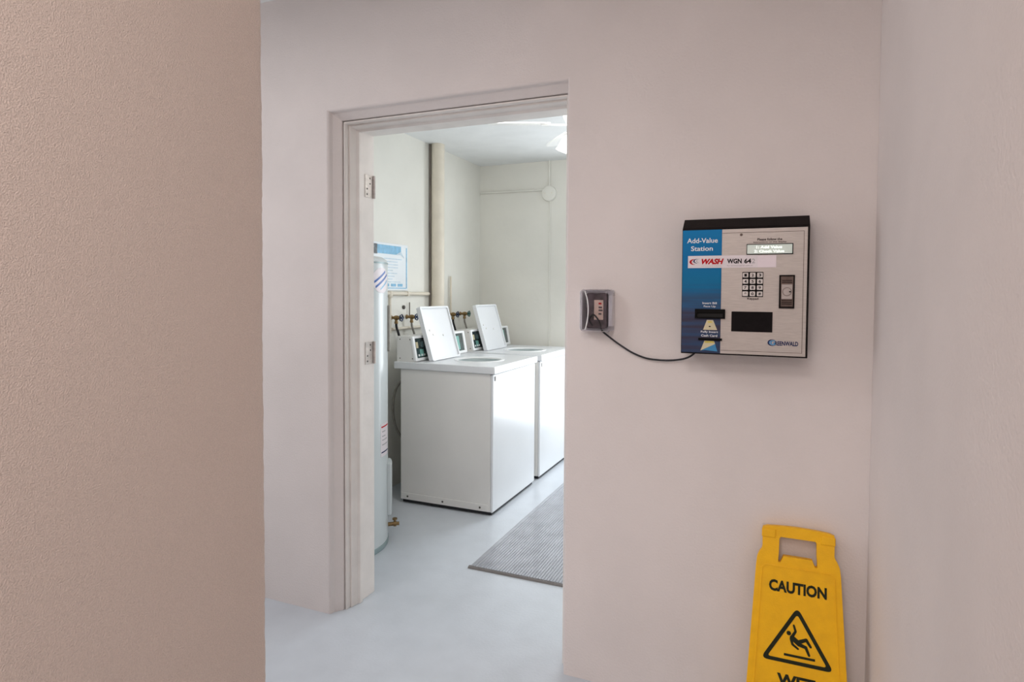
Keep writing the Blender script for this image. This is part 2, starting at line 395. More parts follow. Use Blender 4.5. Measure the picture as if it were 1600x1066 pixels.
def tap(y, wheel, hose, label, z=1.195, group=None):
    t = thing('water_tap', label, 'tap', (-2.48, y, z), group)
    bm = BM(); lathe(bm, [(0.016, 0.002), (0.016, 0.006), (0.010, 0.009), (0.010, 0.03), (0.015, 0.034), (0.017, 0.05), (0.013, 0.064), (0.009, 0.068), (0.009, 0.082)], 16, (0, 0, 0), 'x')
    lathe(bm, [(0.0095, -0.042), (0.0125, -0.04), (0.0125, -0.028), (0.010, -0.024), (0.010, 0.0)], 14, (0.045, 0, 0))
    link('tap_body', bm, 'brass', t, smooth=True)
    bm = BM()
    P = [(0.088, 0.021*math.cos(2*math.pi*i/40)*(1+0.09*math.cos(5*2*math.pi*i/40)), 0.021*math.sin(2*math.pi*i/40)*(1+0.09*math.cos(5*2*math.pi*i/40))) for i in range(41)]
    tube(bm, P, 0.0042, 8, False)
    for k in range(4):
        a = math.pi/4+k*math.pi/2; tube(bm, [(0.086, 0, 0), (0.088, 0.02*math.cos(a), 0.02*math.sin(a))], 0.0034, 6, False)
    lathe(bm, [(0.007, 0.08), (0.007, 0.095)], 10, (0, 0, 0), 'x')
    link('handwheel', bm, wheel, t, smooth=True)
    h = BM(); tube(h, [(-2.435, y, z-0.040), (-2.434, y+0.004, z-0.07), (-2.425, y+0.022, z-0.13), (-2.40, y+0.035, z-0.26), (-2.36, y+0.04, z-0.42)], 0.0085 if hose == 'rubber' else 0.0075, 10)
    return t, h
for y, wm, hm, lab, hl in (
    (3.49, 'wheel_blue', 'rubber', 'brass tap with blue wheel, nearest the water heater', 'black rubber hose hanging from the tap nearest the water heater'),
    (3.68, 'wheel_blue', 'hose_grey', 'brass tap half hidden by the open lid of the nearer washer', 'grey hose hanging just left of the open lid of the nearer washer'),
    (4.28, 'wheel_blue', 'rubber', 'brass tap with dark blue wheel between the two open washer lids', 'black rubber hose hanging between the two open washer lids'),
    (4.475, 'wheel_green', 'hose_grey', 'brass tap with green wheel, farthest tap along the wall', 'thin grey hose hanging from the tap with the green wheel')):
    t, h = tap(y, wm, hm, lab)
    tag(link('supply_hose', h, hm, smooth=True), hl, 'hose')
pipe_thing('drain_hose', [(-2.40, 3.60, 0.80), (-2.405, 3.52, 0.76), (-2.41, 3.455, 0.71), (-2.41, 3.42, 0.63), (-2.41, 3.42, 0.52), (-2.40, 3.45, 0.42), (-2.38, 3.52, 0.33), (-2.36, 3.62, 0.24)],
           0.009, 'hose_grey', 'grey drain hose looping behind the near side of the nearer washer', 'hose', True)
bm = BM(); lathe(bm, [(0.014, 0.0), (0.014, 0.010), (0.008, 0.014)], 14, (-2.48, 3.64, 1.265), 'x')
tag(link('wall_plug', bm, 'steel_dark', smooth=True), 'small dark round plug on the wall above the taps of the nearer washer', 'plug')

# far wall: round junction box with its conduits
t = thing('junction_box', 'white round junction box high on the far laundry wall', 'junction box', (-1.811, LY1, 2.228))
bm = BM(); lathe(bm, [(0.066, 0), (0.066, -0.022), (0.062, -0.030), (0.045, -0.036), (0.012, -0.038)], 32, (0, 0, 0), 'y'); link('cover', bm, 'laundry_wall', t, smooth=True)
for dx in (-0.03, 0.03):
    bm = BM(); lathe(bm, [(0.004, -0.036), (0.004, -0.039)], 8, (dx, 0, 0), 'y'); link('screw', bm, 'pipe', t)
pipe_thing('conduit', [(-2.475, LY1-0.010, 2.268), (-1.865, LY1-0.010, 2.262)], 0.008, 'laundry_wall', 'white level conduit from the corner to the round junction box', 'conduit')
pipe_thing('conduit', [(-1.811, LY1-0.010, 2.28), (-1.811, LY1-0.010, LZ)], 0.0085, 'laundry_wall', 'white upright conduit from the round junction box to the ceiling', 'conduit')
pipe_thing('conduit', [(-1.806, LY1-0.006, 2.165), (-1.806, LY1-0.006, 0.0)], 0.0055, 'laundry_wall', 'thin white upright conduit dropping below the round junction box', 'conduit')

# notice on the left laundry wall (lies in the y,z plane, facing +x)
TY = Matrix(((0, -1, 0, LX), (1, 0, 0, 0), (0, 0, 1, 0), (0, 0, 0, 1)))   # xz drawing plane facing -y -> yz plane facing +x
t = thing('notice_board', 'white and pale blue laundry instruction notice on left wall above the taps', 'notice', (LX, 3.45, 1.54))
def onwall(o):
    o.data.transform(Matrix.Translation((0, -3.45, -1.54)) @ Matrix(((0, -1, 0, 0), (1, 0, 0, 0), (0, 0, 1, 0), (0, 0, 0, 1)))); return o
onwall(link('board', B(3.22, 3.685, -0.008, -0.001, 1.385, 1.71), 'poster', t, bevel=0.001))
onwall(link('header_band', B(3.235, 3.60, -0.0095, -0.008, 1.635, 1.695), 'poster_blue', t))
onwall(link('header_picture', B(3.237, 3.325, -0.0105, -0.0095, 1.63, 1.697), 'poster_dark', t))
bm = BM(); box(bm, 3.664, 3.674, -0.0095, -0.008, 1.40, 1.69); box(bm, 3.36, 3.664, -0.0095, -0.008, 1.398, 1.404); onwall(link('blue_border', bm, 'poster_blue', t))
bm = prism(BM(), [(3.54, 1.635), (3.60, 1.635), (3.64, 1.615), (3.60, 1.66)], XZ, -0.0100, -0.0080); onwall(link('header_swoosh', bm, 'poster_pale', t))
for i in range(9):
    z = 1.60-i*0.02; bm = B(3.40, 3.40+random.uniform(0.10, 0.22), -0.0088, -0.008, z, z+0.007); onwall(link('text_line', bm, 'poster_pale', t))
for i in range(3):
    bm = B(3.40+i*0.08, 3.46+i*0.08, -0.0088, -0.008, 1.412, 1.432); onwall(link('picture', bm, 'poster_blue', t))

# ------------------------------------------------------------------ water heater
HC = Vector((-2.19, 2.571, 0)); HR = 0.28
t = thing('water_heater', 'tall pale grey cylindrical water heater just inside the doorway at left', 'water heater', HC)
bm = BM(); lathe(bm, [(HR, 0.03), (HR, 1.525), (HR-0.006, 1.545), (HR-0.03, 1.56), (0.05, 1.575)], 72); link('tank', bm, 'heater', t, smooth=True)
bm = BM(); lathe(bm, [(HR-0.012, 0.0), (HR+0.002, 0.002), (HR+0.003, 0.028), (HR-0.01, 0.034)], 72); link('base_ring', bm, 'heater_base', t, smooth=True)
bm = BM(); lathe(bm, [(HR+0.002, 1.522), (HR+0.002, 1.530)], 72); link('top_band', bm, 'heater_base', t, smooth=True)
def arc_panel(a0, a1, z0, z1, r0, r1, n=10):
    pts = [(r1*math.cos(R(a0+(a1-a0)*i/n)), r1*math.sin(R(a0+(a1-a0)*i/n))) for i in range(n+1)]
    pts += [(r0*math.cos(R(a1+(a0-a1)*i/n)), r0*math.sin(R(a1+(a0-a1)*i/n))) for i in range(n+1)]
    return prism(BM(), pts, XY, z0, z1)
link('element_cover', arc_panel(26, 50, 0.155, 0.44, HR-0.002, HR+0.022), 'heater', t, bevel=0.005)
link('element_cover', arc_panel(29, 52, 1.05, 1.30, HR-0.002, HR+0.012), 'hose_grey', t, bevel=0.004)
e = link('energy_label', arc_panel(6, 27, 0.50, 0.675, HR-0.001, HR+0.0012), 'sticker', t)
link('label_stripe', arc_panel(7, 26, 0.655, 0.662, HR, HR+0.002), 'red_print', e)
link('label_stripe', arc_panel(7, 26, 0.520, 0.526, HR, HR+0.002), 'blue_print', e)
for z in (0.63, 0.605, 0.585, 0.56): link('label_text', arc_panel(9, 9+random.randint(6, 15), z, z+0.006, HR, HR+0.002), 'grey_print', e)
def arc_strip(a0, a1, lo, hi, r0, r1, n=16):
    bm = BM(); V = []
    for i in range(n+1):
        a = a0+(a1-a0)*i/n; c, s_ = math.cos(R(a)), math.sin(R(a))
        V.append([bm.verts.new((r*c, r*s_, z)) for r, z in ((r0, lo(a)), (r1, lo(a)), (r1, hi(a)), (r0, hi(a)))])
    for p, q in zip(V, V[1:]):
        for k in range(4): bm.faces.new((p[k], p[(k+1) % 4], q[(k+1) % 4], q[k]))
    bm.faces.new(V[0]); bm.faces.new(V[-1][::-1])
    return bm
ell = lambda a: 0.067*math.sqrt(max(0.0004, 1-((a-9)/17)**2))
lg = link('logo', arc_strip(-8, 26, lambda a: 1.434-ell(a), lambda a: 1.434+ell(a), HR-0.001, HR+0.001, 24), 'sticker', t)
link('logo_stripe', arc_strip(-3, 23, lambda a: 1.392+(a+3)*0.0026, lambda a: 1.404+(a+3)*0.0026, HR, HR+0.002), 'logo_blue', lg)
link('logo_stripe', arc_strip(-5, 17, lambda a: 1.418+(a+5)*0.0026, lambda a: 1.430+(a+5)*0.0026, HR, HR+0.002), 'logo_blue', lg)
link('logo_stripe', arc_strip(6, 23, lambda a: 1.384+(a-6)*0.0026, lambda a: 1.391+(a-6)*0.0028, HR, HR+0.002), 'poster_blue', lg)
v = BM(); lathe(v, [(0.011, 0.0), (0.011, 0.03), (0.015, 0.032), (0.015, 0.046), (0.010, 0.048), (0.010, 0.062)], 14, (0, 0, 0), 'x')
lathe(v, [(0.006, 0.0), (0.006, 0.022), (0.013, 0.024), (0.013, 0.032)], 12, (0.038, 0, 0))
v.transform(Matrix.Translation((HR*math.cos(R(37))-0.002, HR*math.sin(R(37)), 0.085)) @ Matrix.Rotation(R(37), 4, 'Z'))
link('drain_valve', v, 'brass', t, smooth=True)
for dx, dy in ((-0.1, 0.0), (0.08, 0.1)):
    bm = BM(); tube(bm, [(dx, dy, 1.56), (dx, dy, 1.72), (dx-0.05, dy, 1.80), (-0.27, dy, 1.82)], 0.011, 10); link('water_pipe', bm, 'pipe', t, smooth=True)

# ------------------------------------------------------------------ washing machines (built at y = 0 .. 0.684)
def make_washer():
    t = thing('washing_machine', 'white top loading washing machine with open lid, nearer of the two', 'washing machine', (0, 3.267, 0), 'washing machines along the left wall')
    Wd = 0.684
    link('cabinet', B(-2.247, -1.597, 0.0, Wd, 0.022, 0.877), 'enamel_side', t, bevel=0.006)
    fp = link('front_panel', B(-1.597, -1.580, -0.001, Wd+0.001, 0.022, 0.874), 'enamel', t, bevel=0.006, seg=3)
    bm = BM(); box(bm, -1.580, -1.577, 0.022, 0.034, 0.832, 0.860); link('latch', bm, 'steel_dark', fp, bevel=0.001)
    rail = link('base_rail', B(-2.240, -1.615, -0.004, 0.006, 0.026, 0.068), 'enamel_side', t, bevel=0.001)
    for x in (-2.19, -1.93, -1.665):
        bm = BM(); lathe(bm, [(0.0065, -0.0035), (0.0065, -0.006), (0.004, -0.008)], 10, (x, 0, 0.047), 'y'); link('screw', bm, 'steel_dark', rail)
    for x in (-2.21, -1.63):
        for y in (0.05, Wd-0.05):
            bm = BM(); lathe(bm, [(0.022, 0.0), (0.022, 0.012), (0.012, 0.013), (0.012, 0.03)], 14, (x, y, 0)); link('foot', bm, 'rubber', t)
    link('shadow_slab', B(-2.235, -1.592, 0.012, Wd-0.012, 0.004, 0.024), 'rubber', t)  # dark slab added to paint the shadow line under the cabinet
    # top panel with the round tub opening and the shallow lid recess
    cx, cy, rr, N = -1.835, 0.315, 0.155, 48
    circ = [(cx+rr*math.cos(2*math.pi*i/N), cy+rr*math.sin(2*math.pi*i/N)) for i in range(N)]
    x0, x1, y0, y1 = -2.290, -1.565, -0.012, Wd+0.010
    def outline(x0, x1, y0, y1):
        out = []
        for i in range(N):
            a = 2*math.pi*i/N; dx, dy = math.cos(a), math.sin(a)
            tt = min(((x1-cx)/dx if dx > 1e-6 else 1e9), ((x0-cx)/dx if dx < -1e-6 else 1e9), ((y1-cy)/dy if dy > 1e-6 else 1e9), ((y0-cy)/dy if dy < -1e-6 else 1e9))
            out.append([cx+dx*tt, cy+dy*tt])
        for X in (x0, x1):
            for Y in (y0, y1):
                k = min(range(N), key=lambda i: (out[i][0]-X)**2+(out[i][1]-Y)**2); out[k] = [X, Y]
        return out
    tp = link('top_panel', ring_prism(BM(), outline(x0, x1, y0, y1), circ, XY, 0.877, 0.923), 'enamel', t, bevel=0.005, seg=3)
    c2 = [(cx+(rr+0.014)*math.cos(2*math.pi*i/N), cy+(rr+0.014)*math.sin(2*math.pi*i/N)) for i in range(N)]
    c3 = [(cx+(rr-0.006)*math.cos(2*math.pi*i/N), cy+(rr-0.006)*math.sin(2*math.pi*i/N)) for i in range(N)]
    link('opening_rim', ring_prism(BM(), c2, c3, XY, 0.915, 0.927), 'plastic_white', tp, bevel=0.002)
    bm = BM(); n = 40; ring = []
    for z, r in ((0.915, rr-0.003), (0.90, rr-0.004), (0.60, rr+0.04), (0.45, rr+0.04)):
        ring.append([bm.verts.new((cx+r*math.cos(2*math.pi*i/n), cy+r*math.sin(2*math.pi*i/n), z)) for i in range(n)])
    for a, b in zip(ring, ring[1:]):
        for i in range(n): bm.faces.new((a[i], a[(i+1) % n], b[(i+1) % n], b[i]))
    bm.faces.new(ring[-1])
    # the tub hangs inside the cabinet: cut the cabinet's top open for it
    link('tub', bm, 'tub', t, smooth=True)
    # lid, hinged at the back and leaning on the console
    lm = Matrix.Translation((-2.055, 0, 0.925)) @ Matrix.Rotation(R(-16.5), 4, 'Y')
    o_ = rrect(0.080, 0.447, 0.0, 0.368, 0.012)
    bm = prism(BM(), o_, YZ, -0.026, -0.004); bm.transform(lm); lid = link('lid', bm, 'enamel', t, bevel=0.004, seg=3)
    i_ = rrect(0.093, 0.434, 0.014, 0.354, 0.010)
    bm = ring_prism(BM(), rrect(0.080, 0.447, 0.0, 0.368, 0.012), i_, YZ, -0.006, 0.006); bm.transform(lm); link('lid_rim', bm, 'enamel', lid, bevel=0.002)
    for y, z in ((0.145, 0.205), (0.175, 0.175), (0.30, 0.165)):
        bm = BM(); lathe(bm, [(0.007, -0.004), (0.006, 0.0)], 12, (0, y, z), 'x'); bm.transform(lm); link('lid_bumper', bm, 'enamel_side', lid)
    for y in (0.10, 0.40):
        bm = B(-0.012, 0.0, y, y+0.03, -0.006, 0.012); bm.transform(lm); link('lid_hinge', bm, 'plastic_white', lid, bevel=0.002)
    # console
    prof = [(-2.275, 0.9225), (-2.275, 1.080), (-2.268, 1.088), (-2.168, 1.088), (-2.163, 1.084), (-2.134, 0.9225)]
    c = link('console', prism(BM(), prof, XZ, 0.0, Wd), 'enamel_side', t, bevel=0.002)
    for x, z in ((-2.25, 0.945), (-2.25, 1.068), (-2.155, 0.945), (-2.175, 1.068)):
        bm = BM(); lathe(bm, [(0.004, 0.0), (0.0035, -0.002)], 8, (x, 0, z), 'y'); link('screw', bm, 'steel_dark', c)
    n_ = Vector((0.155, 0, 0.029)).normalized(); u_ = Vector((-0.029, 0, 0.155)).normalized()
    cm = Matrix(((n_.x, 0, u_.x, -2.134), (0, 1, 0, 0), (n_.z, 0, u_.z, 0.926), (0, 0, 0, 1)))
    def onp(name, y0, y1, z0, z1, a, b, m, par, bev=0.001):
        bm = B(a, b, y0, y1, z0, z1); bm.transform(cm); return link(name, bm, m, par, bevel=bev)
    bm = ring_prism(BM(), rrect(-0.006, Wd-0.002, 0.002, 0.164, 0.008), rrect(0.016, Wd-0.030, 0.020, 0.148, 0.006), YZ, -0.004, 0.012)
    bm.transform(cm); pf = link('panel_frame', bm, 'plastic_white', c, bevel=0.002)
    pg = onp('control_panel', 0.010, Wd-0.025, 0.014, 0.154, 0.0, 0.004, 'glass_dark', c)
    onp('label_and_reflection', 0.030, 0.055, 0.085, 0.125, 0.004, 0.0052, 'cream_print', pg)
    onp('label_and_reflection', 0.065, 0.11, 0.030, 0.075, 0.004, 0.0052, 'teal', pg)
    for y in (0.040, 0.075, 0.105):
        onp('button', y, y+0.016, 0.030, 0.044, 0.004, 0.008, 'plastic_white', pg, 0.002)
    onp('label_and_reflection', 0.52, 0.60, 0.03, 0.13, 0.004, 0.0052, 'teal', pg)  # teal reflection on the console glass, put in as colour
    bm = BM(); lathe(bm, [(0.022, 0.004), (0.020, 0.02), (0.010, 0.022)], 20, (0, 0.085, 0.105), 'x'); bm.transform(cm); link('dial', bm, 'glass_dark', pg, smooth=True)
    return t
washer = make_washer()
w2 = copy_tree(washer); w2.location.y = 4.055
w2['label'] = 'white top loading washing machine with open lid, farther one by the far wall'

# ------------------------------------------------------------------ ribbed floor mat
def rib_mat():
    x0, x1, y0, y1 = -1.393, -0.48, 2.607, 4.62
    bm = BM(); pts = [(x0, 0.0015), (x0+0.012, 0.009)]
    x = x0+0.022; p = 0.0146
    while x < x1-0.03:
        pts += [(x, 0.0092), (x+0.0018, 0.0125), (x+p-0.0042, 0.0125), (x+p-0.0024, 0.0092)]; x += p
    pts += [(x1-0.012, 0.009), (x1, 0.0015)]
    lo = [bm.verts.new((a, y0+0.006, b)) for a, b in pts]; hi = [bm.verts.new((a, y1, b)) for a, b in pts]
    for i in range(len(pts)-1): bm.faces.new((lo[i], lo[i+1], hi[i+1], hi[i]))
    b0 = [bm.verts.new((a, y0+0.006, 0.0008)) for a, b in pts]; b1 = [bm.verts.new((a, y1, 0.0008)) for a, b in pts]
    for i in range(len(pts)-1):
        bm.faces.new((b0[i], b0[i+1], lo[i+1], lo[i])); bm.faces.new((b1[i], hi[i], hi[i+1], b1[i+1])); bm.faces.new((b0[i], b1[i], b1[i+1], b0[i+1]))
    return bm
t = thing('floor_mat', 'grey ribbed rubber anti-fatigue mat on the laundry floor before the washers', 'mat', (0, 0, 0))
link('ribbed_surface', rib_mat(), 'mat_rubber', t)
link('edge_strip', prism(BM(), [(2.600, 0.0006), (2.604, 0.008), (2.618, 0.0105), (2.618, 0.0006)], lambda p, q, s: (s, p, q), -1.393, -0.48), 'mat_edge', t)

# ------------------------------------------------------------------ ceiling fan with lamp
FC = Vector((-0.975, 3.10, 0))
t = thing('ceiling_fan', 'white ceiling fan with lit glass shades at top right of the doorway', 'ceiling fan', (FC.x, FC.y, LZ))
bm = BM(); lathe(bm, [(0.065, 0.0), (0.065, -0.02), (0.045, -0.05), (0.03, -0.06)], 28); link('canopy', bm, 'fan_white', t, smooth=True)
bm = BM(); lathe(bm, [(0.04, -0.05), (0.095, -0.09), (0.105, -0.12), (0.105, -0.19), (0.085, -0.225), (0.05, -0.24), (0.045, -0.29), (0.02, -0.30)], 32); link('motor_housing', bm, 'fan_white', t, smooth=True)
for k in range(5):
    a = R(194-66)+k*R(72)
    rm = Matrix.Rotation(a, 4, 'Z')
    bl = [(0.17, -0.045), (0.30, -0.058), (0.46, -0.062), (0.50, -0.045), (0.513, 0.0), (0.50, 0.045), (0.46, 0.062), (0.30, 0.058), (0.17, 0.045)]
    bm = prism(BM(), bl, XY, -0.003, 0.003)
    bm.transform(rm @ Matrix.Translation((0, 0, -0.225)) @ Matrix.Rotation(R(-10), 4, 'X')); b_ = link('blade', bm, 'fan_white', t, bevel=0.0015)
    bm = prism(BM(), [(0.08, -0.014), (0.18, -0.03), (0.22, -0.03), (0.22, 0.03), (0.18, 0.03), (0.08, 0.014)], XY, -0.008, -0.003)
    bm.transform(rm @ Matrix.Translation((0, 0, -0.225)) @ Matrix.Rotation(R(-10), 4, 'X')); link('blade_bracket', bm, 'fan_white', b_)
for k in range(4):
    a = R(185)+k*R(90)
    sm = Matrix.Rotation(a, 4, 'Z') @ Matrix.Translation((0.075, 0, -0.285)) @ Matrix.Rotation(R(-22), 4, 'Y')
    bm = BM(); lathe(bm, [(0.012, 0.0), (0.022, -0.012), (0.030, -0.04), (0.034, -0.07), (0.040, -0.088), (0.030, -0.084), (0.01, -0.06)], 20); bm.transform(sm)
    link('lamp_shade', bm, 'fan_glass', t, smooth=True)
pl = bpy.data.lights.new('fan_lamp_light', 'POINT'); pl.energy = 3; pl.color = (1, 0.96, 0.9); pl.shadow_soft_size = 0.10
po = bpy.data.objects.new('fan_lamp_light', pl); COL.objects.link(po); po.location = (FC.x, FC.y, LZ-0.42)

# ------------------------------------------------------------------ add-value station
T = thing('card_value_station', 'wall mounted silver and blue card add-value station with keypad', 'payment terminal', (-0.09, YW, 1.19))
IP = Vector((0.09, -YW, -1.19))
def st(o):
    """meshes are written in world metres, then moved under the thing's origin"""
    if o.parent is T or True: o.data.transform(Matrix.Translation(IP))
    return o
YF = 1.888
prof = [(YW, 1.189), (1.8915, 1.189), (1.8895, 1.191), (1.8895, 1.571), (1.8935, 1.576), (1.932, 1.606), (YW, 1.606)]
st(link('housing', prism(BM(), prof, lambda p, q, s: (s, p, q), -0.2675, 0.0915), 'black', T, bevel=0.004, seg=2))
fp = st(link('faceplate', B(-0.150, 0.086, 1.886, 1.8905, 1.1935, 1.568), 'silver', T, bevel=0.0008))
bp = st(link('blue_panel', B(-0.2655, -0.150, 1.886, 1.8905, 1.1935, 1.568), 'blue_panel', T, bevel=0.0008))
bm = BM()
box(bm, -0.149, 0.0768, 1.8855, 1.8862, 1.5560, 1.5572); box(bm, 0.0756, 0.0768, 1.8855, 1.8862, 1.2030, 1.5572); box(bm, -0.149, 0.0768, 1.8855, 1.8862, 1.2030, 1.2040)
st(link('score_line', bm, 'lock_body', fp))
bm = BM(); lathe(bm, [(0.004, 1.8855), (0.0035, 1.8848)], 12, (-0.095, 0, 1.5505), 'y'); st(link('screw', bm, 'lock_body', fp))
YP = 1.8859
def stext(body, x0, x1, z0, z1, m, par, bold=0.0, shear=0.0, y=YP): return st(text(body, x0, x1, z0, z1, y, m, par, bold, shear))
stext('Add-Value', -0.2525, -0.162, 1.5285, 1.5435, 'white_print', bp, 0.015)
stext('Station', -0.2405, -0.176, 1.5045, 1.519, 'white_print', bp, 0.015)
stext('Please follow the', -0.050, 0.018, 1.5315, 1.539, 'brown_print', fp, 0.02)
stext('instructions on the display', -0.061, 0.030, 1.5240, 1.5295, 'brown_print', fp, 0.01)
# sticker
sk = st(link('sticker', B(-0.249, -0.048, 1.8848, 1.8862, 1.4525, 1.4895), 'sticker', T))
st(link('sticker_end', B(-0.048, 0.003, 1.8846, 1.8862, 1.4525, 1.4885), 'sticker_pale', sk))
YS = 1.8847
stext('WASH', -0.2085, -0.1440, 1.4635, 1.4805, 'red_print', sk, 0.045, 0.28, YS)
stext('WGN', -0.1340, -0.0925, 1.4650, 1.4795, 'black_print', sk, 0.035, 0, YS)
stext('64', -0.0855, -0.0660, 1.4650, 1.4795, 'black_print', sk, 0.035, 0, YS)
stext('2', -0.0640, -0.0550, 1.4655, 1.4785, 'grey_print', sk, 0.0, 0, YS)
def crescent(x, zc, rx, rz, th, sh, m):
    n = 14; out = []; inn = []
    for i in range(n+1):
        a = R(105+150*i/n); out.append((x+rx*math.cos(a), zc+rz*math.sin(a)))
    for i in range(n+1):
        a = R(255-150*i/n); inn.append((x+th+rx*0.98*math.cos(a), zc+rz*0.97*math.sin(a)+sh))
    st(link('logo_crescent', prism(BM(), out+inn, XZ, YS-0.0006, YS), m, sk))
crescent(-0.2300, 1.4710, 0.0145, 0.0088, 0.006, 0, 'red_print')
crescent(-0.2200, 1.4735, 0.0130, 0.0072, 0.0035, 0, 'blue_print')
crescent(-0.2115, 1.4740, 0.0125, 0.0070, 0.0015, 0, 'grey_print')
stext('service and refunds', -0.209, -0.150, 1.4573, 1.4600, 'grey_print', sk, 0, 0, YS)
stext('for service call or visit us', -0.134, -0.062, 1.4573, 1.4605, 'grey_print', sk, 0, 0, YS)
# display
ds = st(link('display_bezel', ring_prism(BM(), [(-0.0795, 1.4905), (0.0480, 1.4905), (0.0480, 1.5220), (-0.0795, 1.5220)],
        [(-0.0780, 1.4930), (0.0455, 1.4930), (0.0455, 1.5200), (-0.0780, 1.5200)], XZ, 1.8838, 1.8862), 'black_gloss', T))
st(link('display_glass', B(-0.0785, 0.0460, 1.8850, 1.8862, 1.4925, 1.5205), 'lcd', ds))
stext('1: Add Value', -0.052, 0.018, 1.5085, 1.5160, 'lcd_text', ds, 0.01, 0, 1.8849)
stext('2: Check Value', -0.058, 0.024, 1.4965, 1.5040, 'lcd_text', ds, 0.01, 0, 1.8849)
# keypad
kp = st(link('keypad', B(-0.0900, -0.0315, 1.8848, 1.8862, 1.3655, 1.4395), 'black_gloss', T, bevel=0.001))
for i, ch in enumerate('123456789*0#'):
    cx = -0.0808+(i % 3)*0.0200; cz = 1.4300-(i//3)*0.0184
    st(link('key', prism(BM(), rrect(cx-0.0078, cx+0.0078, cz-0.0070, cz+0.0070, 0.0022), XZ, 1.8820, 1.8850), 'key', kp, bevel=0.0006))
    stext(ch, cx-0.0035, cx+0.0035, cz-0.0042, cz+0.0042, 'black_print', kp, 0.03, 0, 1.8821)
stext('Keypad', -0.0750, -0.0440, 1.3555, 1.3635, 'brown_print', fp, 0.02)
# lock
lk = st(link('lock_plate', ring_prism(BM(), [(0.012, 1.333), (0.054, 1.333), (0.054, 1.430), (0.012, 1.430)],
        [(0.0165, 1.338), (0.0500, 1.338), (0.0500, 1.4265), (0.0165, 1.4265)], XZ, 1.880, 1.8862), 'black', T, bevel=0.001))
st(link('lock_body', B(0.0160, 0.0505, 1.8835, 1.8862, 1.3375, 1.4270), 'lock_body', lk, bevel=0.0008))
st(link('lock_insert', B(0.0185, 0.0480, 1.8815, 1.8840, 1.3600, 1.4030), 'lock_light', lk, bevel=0.0008))
st(link('lock_ring', ring_prism(BM(), circle(0.0335, 1.3815, 0.0125, 28), circle(0.0335, 1.3815, 0.0113, 28), XZ, 1.8806, 1.8820), 'lock_body', lk))
st(link('lock_cylinder', prism(BM(), circle(0.0335, 1.3815, 0.0095, 28), XZ, 1.8800, 1.8820), 'lock_light', lk, bevel=0.0006))
st(link('keyway', prism(BM(), [(0.0375, 1.3815), (0.0425, 1.3843), (0.0445, 1.3815), (0.0425, 1.3787)], XZ, 1.8794, 1.8802), 'hole', lk))
for z in (1.3450, 1.3500, 1.3550, 1.4080, 1.4135): st(link('lock_ridge', B(0.0195, 0.0470, 1.8825, 1.8838, z, z+0.0018), 'black', lk))
# slots
sl = st(link('bill_slot', ring_prism(BM(), [(-0.2255, 1.2985), (-0.1370, 1.2985), (-0.1370, 1.3275), (-0.2255, 1.3275)],
        [(-0.2190, 1.3035), (-0.1440, 1.3035), (-0.1440, 1.3150), (-0.2190, 1.3150)], XZ, 1.8785, 1.8862), 'black_gloss', T, bevel=0.0012))
st(link('slot_opening', B(-0.2195, -0.1435, 1.8840, 1.8862, 1.3030, 1.3155), 'hole', sl))
stext('Insert Bill', -0.2040, -0.1620, 1.3425, 1.3490, 'white_print', bp, 0.015)
stext('Face Up', -0.2000, -0.1650, 1.3315, 1.3385, 'white_print', bp, 0.015)
st(link('card_picture', prism(BM(), [(-0.1900, 1.2945), (-0.1720, 1.2945), (-0.1595, 1.2640), (-0.2010, 1.2640)], XZ, 1.8852, 1.8862), 'cream_print', bp))
st(link('card_picture_outline', prism(BM(), [(-0.1865, 1.2900), (-0.1755, 1.2900), (-0.1740, 1.2860), (-0.1880, 1.2860)], XZ, 1.8848, 1.8853), 'yellow_print', bp))
st(link('card_picture_mark', prism(BM(), circle(-0.1815, 1.2745, 0.0032, 12, 0.002), XZ, 1.8848, 1.8853), 'brown_print', bp))
stext('Fully Insert', -0.2075, -0.1570, 1.2535, 1.2610, 'white_print', bp, 0.02)
stext('Cash Card', -0.2065, -0.1590, 1.2430, 1.2500, 'white_print', bp, 0.02)
cs = st(link('card_slot', B(-0.2145, -0.1450, 1.8800, 1.8862, 1.2320, 1.2390), 'black_gloss', T, bevel=0.0012))
st(link('card_picture', prism(BM(), [(-0.1965, 1.2305), (-0.1680, 1.2305), (-0.1650, 1.2215), (-0.2080, 1.2000)], XZ, 1.8852, 1.8862), 'cream_print', bp))
st(link('card_picture_stripe', prism(BM(), [(-0.1945, 1.2295), (-0.1690, 1.2295), (-0.1675, 1.2245), (-0.1960, 1.2245)], XZ, 1.8848, 1.8853), 'yellow_print', bp))
st(link('card_picture_blue', prism(BM(), [(-0.1650, 1.2215), (-0.1580, 1.1990), (-0.1940, 1.2020), (-0.2060, 1.2005)], XZ, 1.8852, 1.8862), 'sky_print', bp))
st(link('bill_window', B(-0.1190, -0.0040, 1.8846, 1.8862, 1.2615, 1.3215), 'screen', T, bevel=0.0008))
# maker's mark
g = stext('REENWALD', 0.0035, 0.0665, 1.2235, 1.2365, 'blue_print', fp, 0.03)
stext('G', -0.0085, 0.0045, 1.2240, 1.2390, 'sky_print', fp, 0.03, 0, 1.8857)
for a0, a1, rx, rz, th, m in ((60, 300, 0.0135, 0.0098, 0.0032, 'blue_print'), (80, 280, 0.0095, 0.0066, 0.0022, 'sky_print')):
    o_ = []; i_ = []
    for i in range(17):
        a = R(a0+(a1-a0)*i/16); k = math.sin(math.pi*i/16)
        o_.append((-0.003+rx*math.cos(a), 1.2315+rz*math.sin(a))); i_.append((-0.003+(rx-th*k-0.0003)*math.cos(a), 1.2315+(rz-th*k-0.0003)*math.sin(a)))
    st(link('logo_swirl', prism(BM(), o_+i_[::-1], XZ, 1.8853, 1.8862), m, fp))

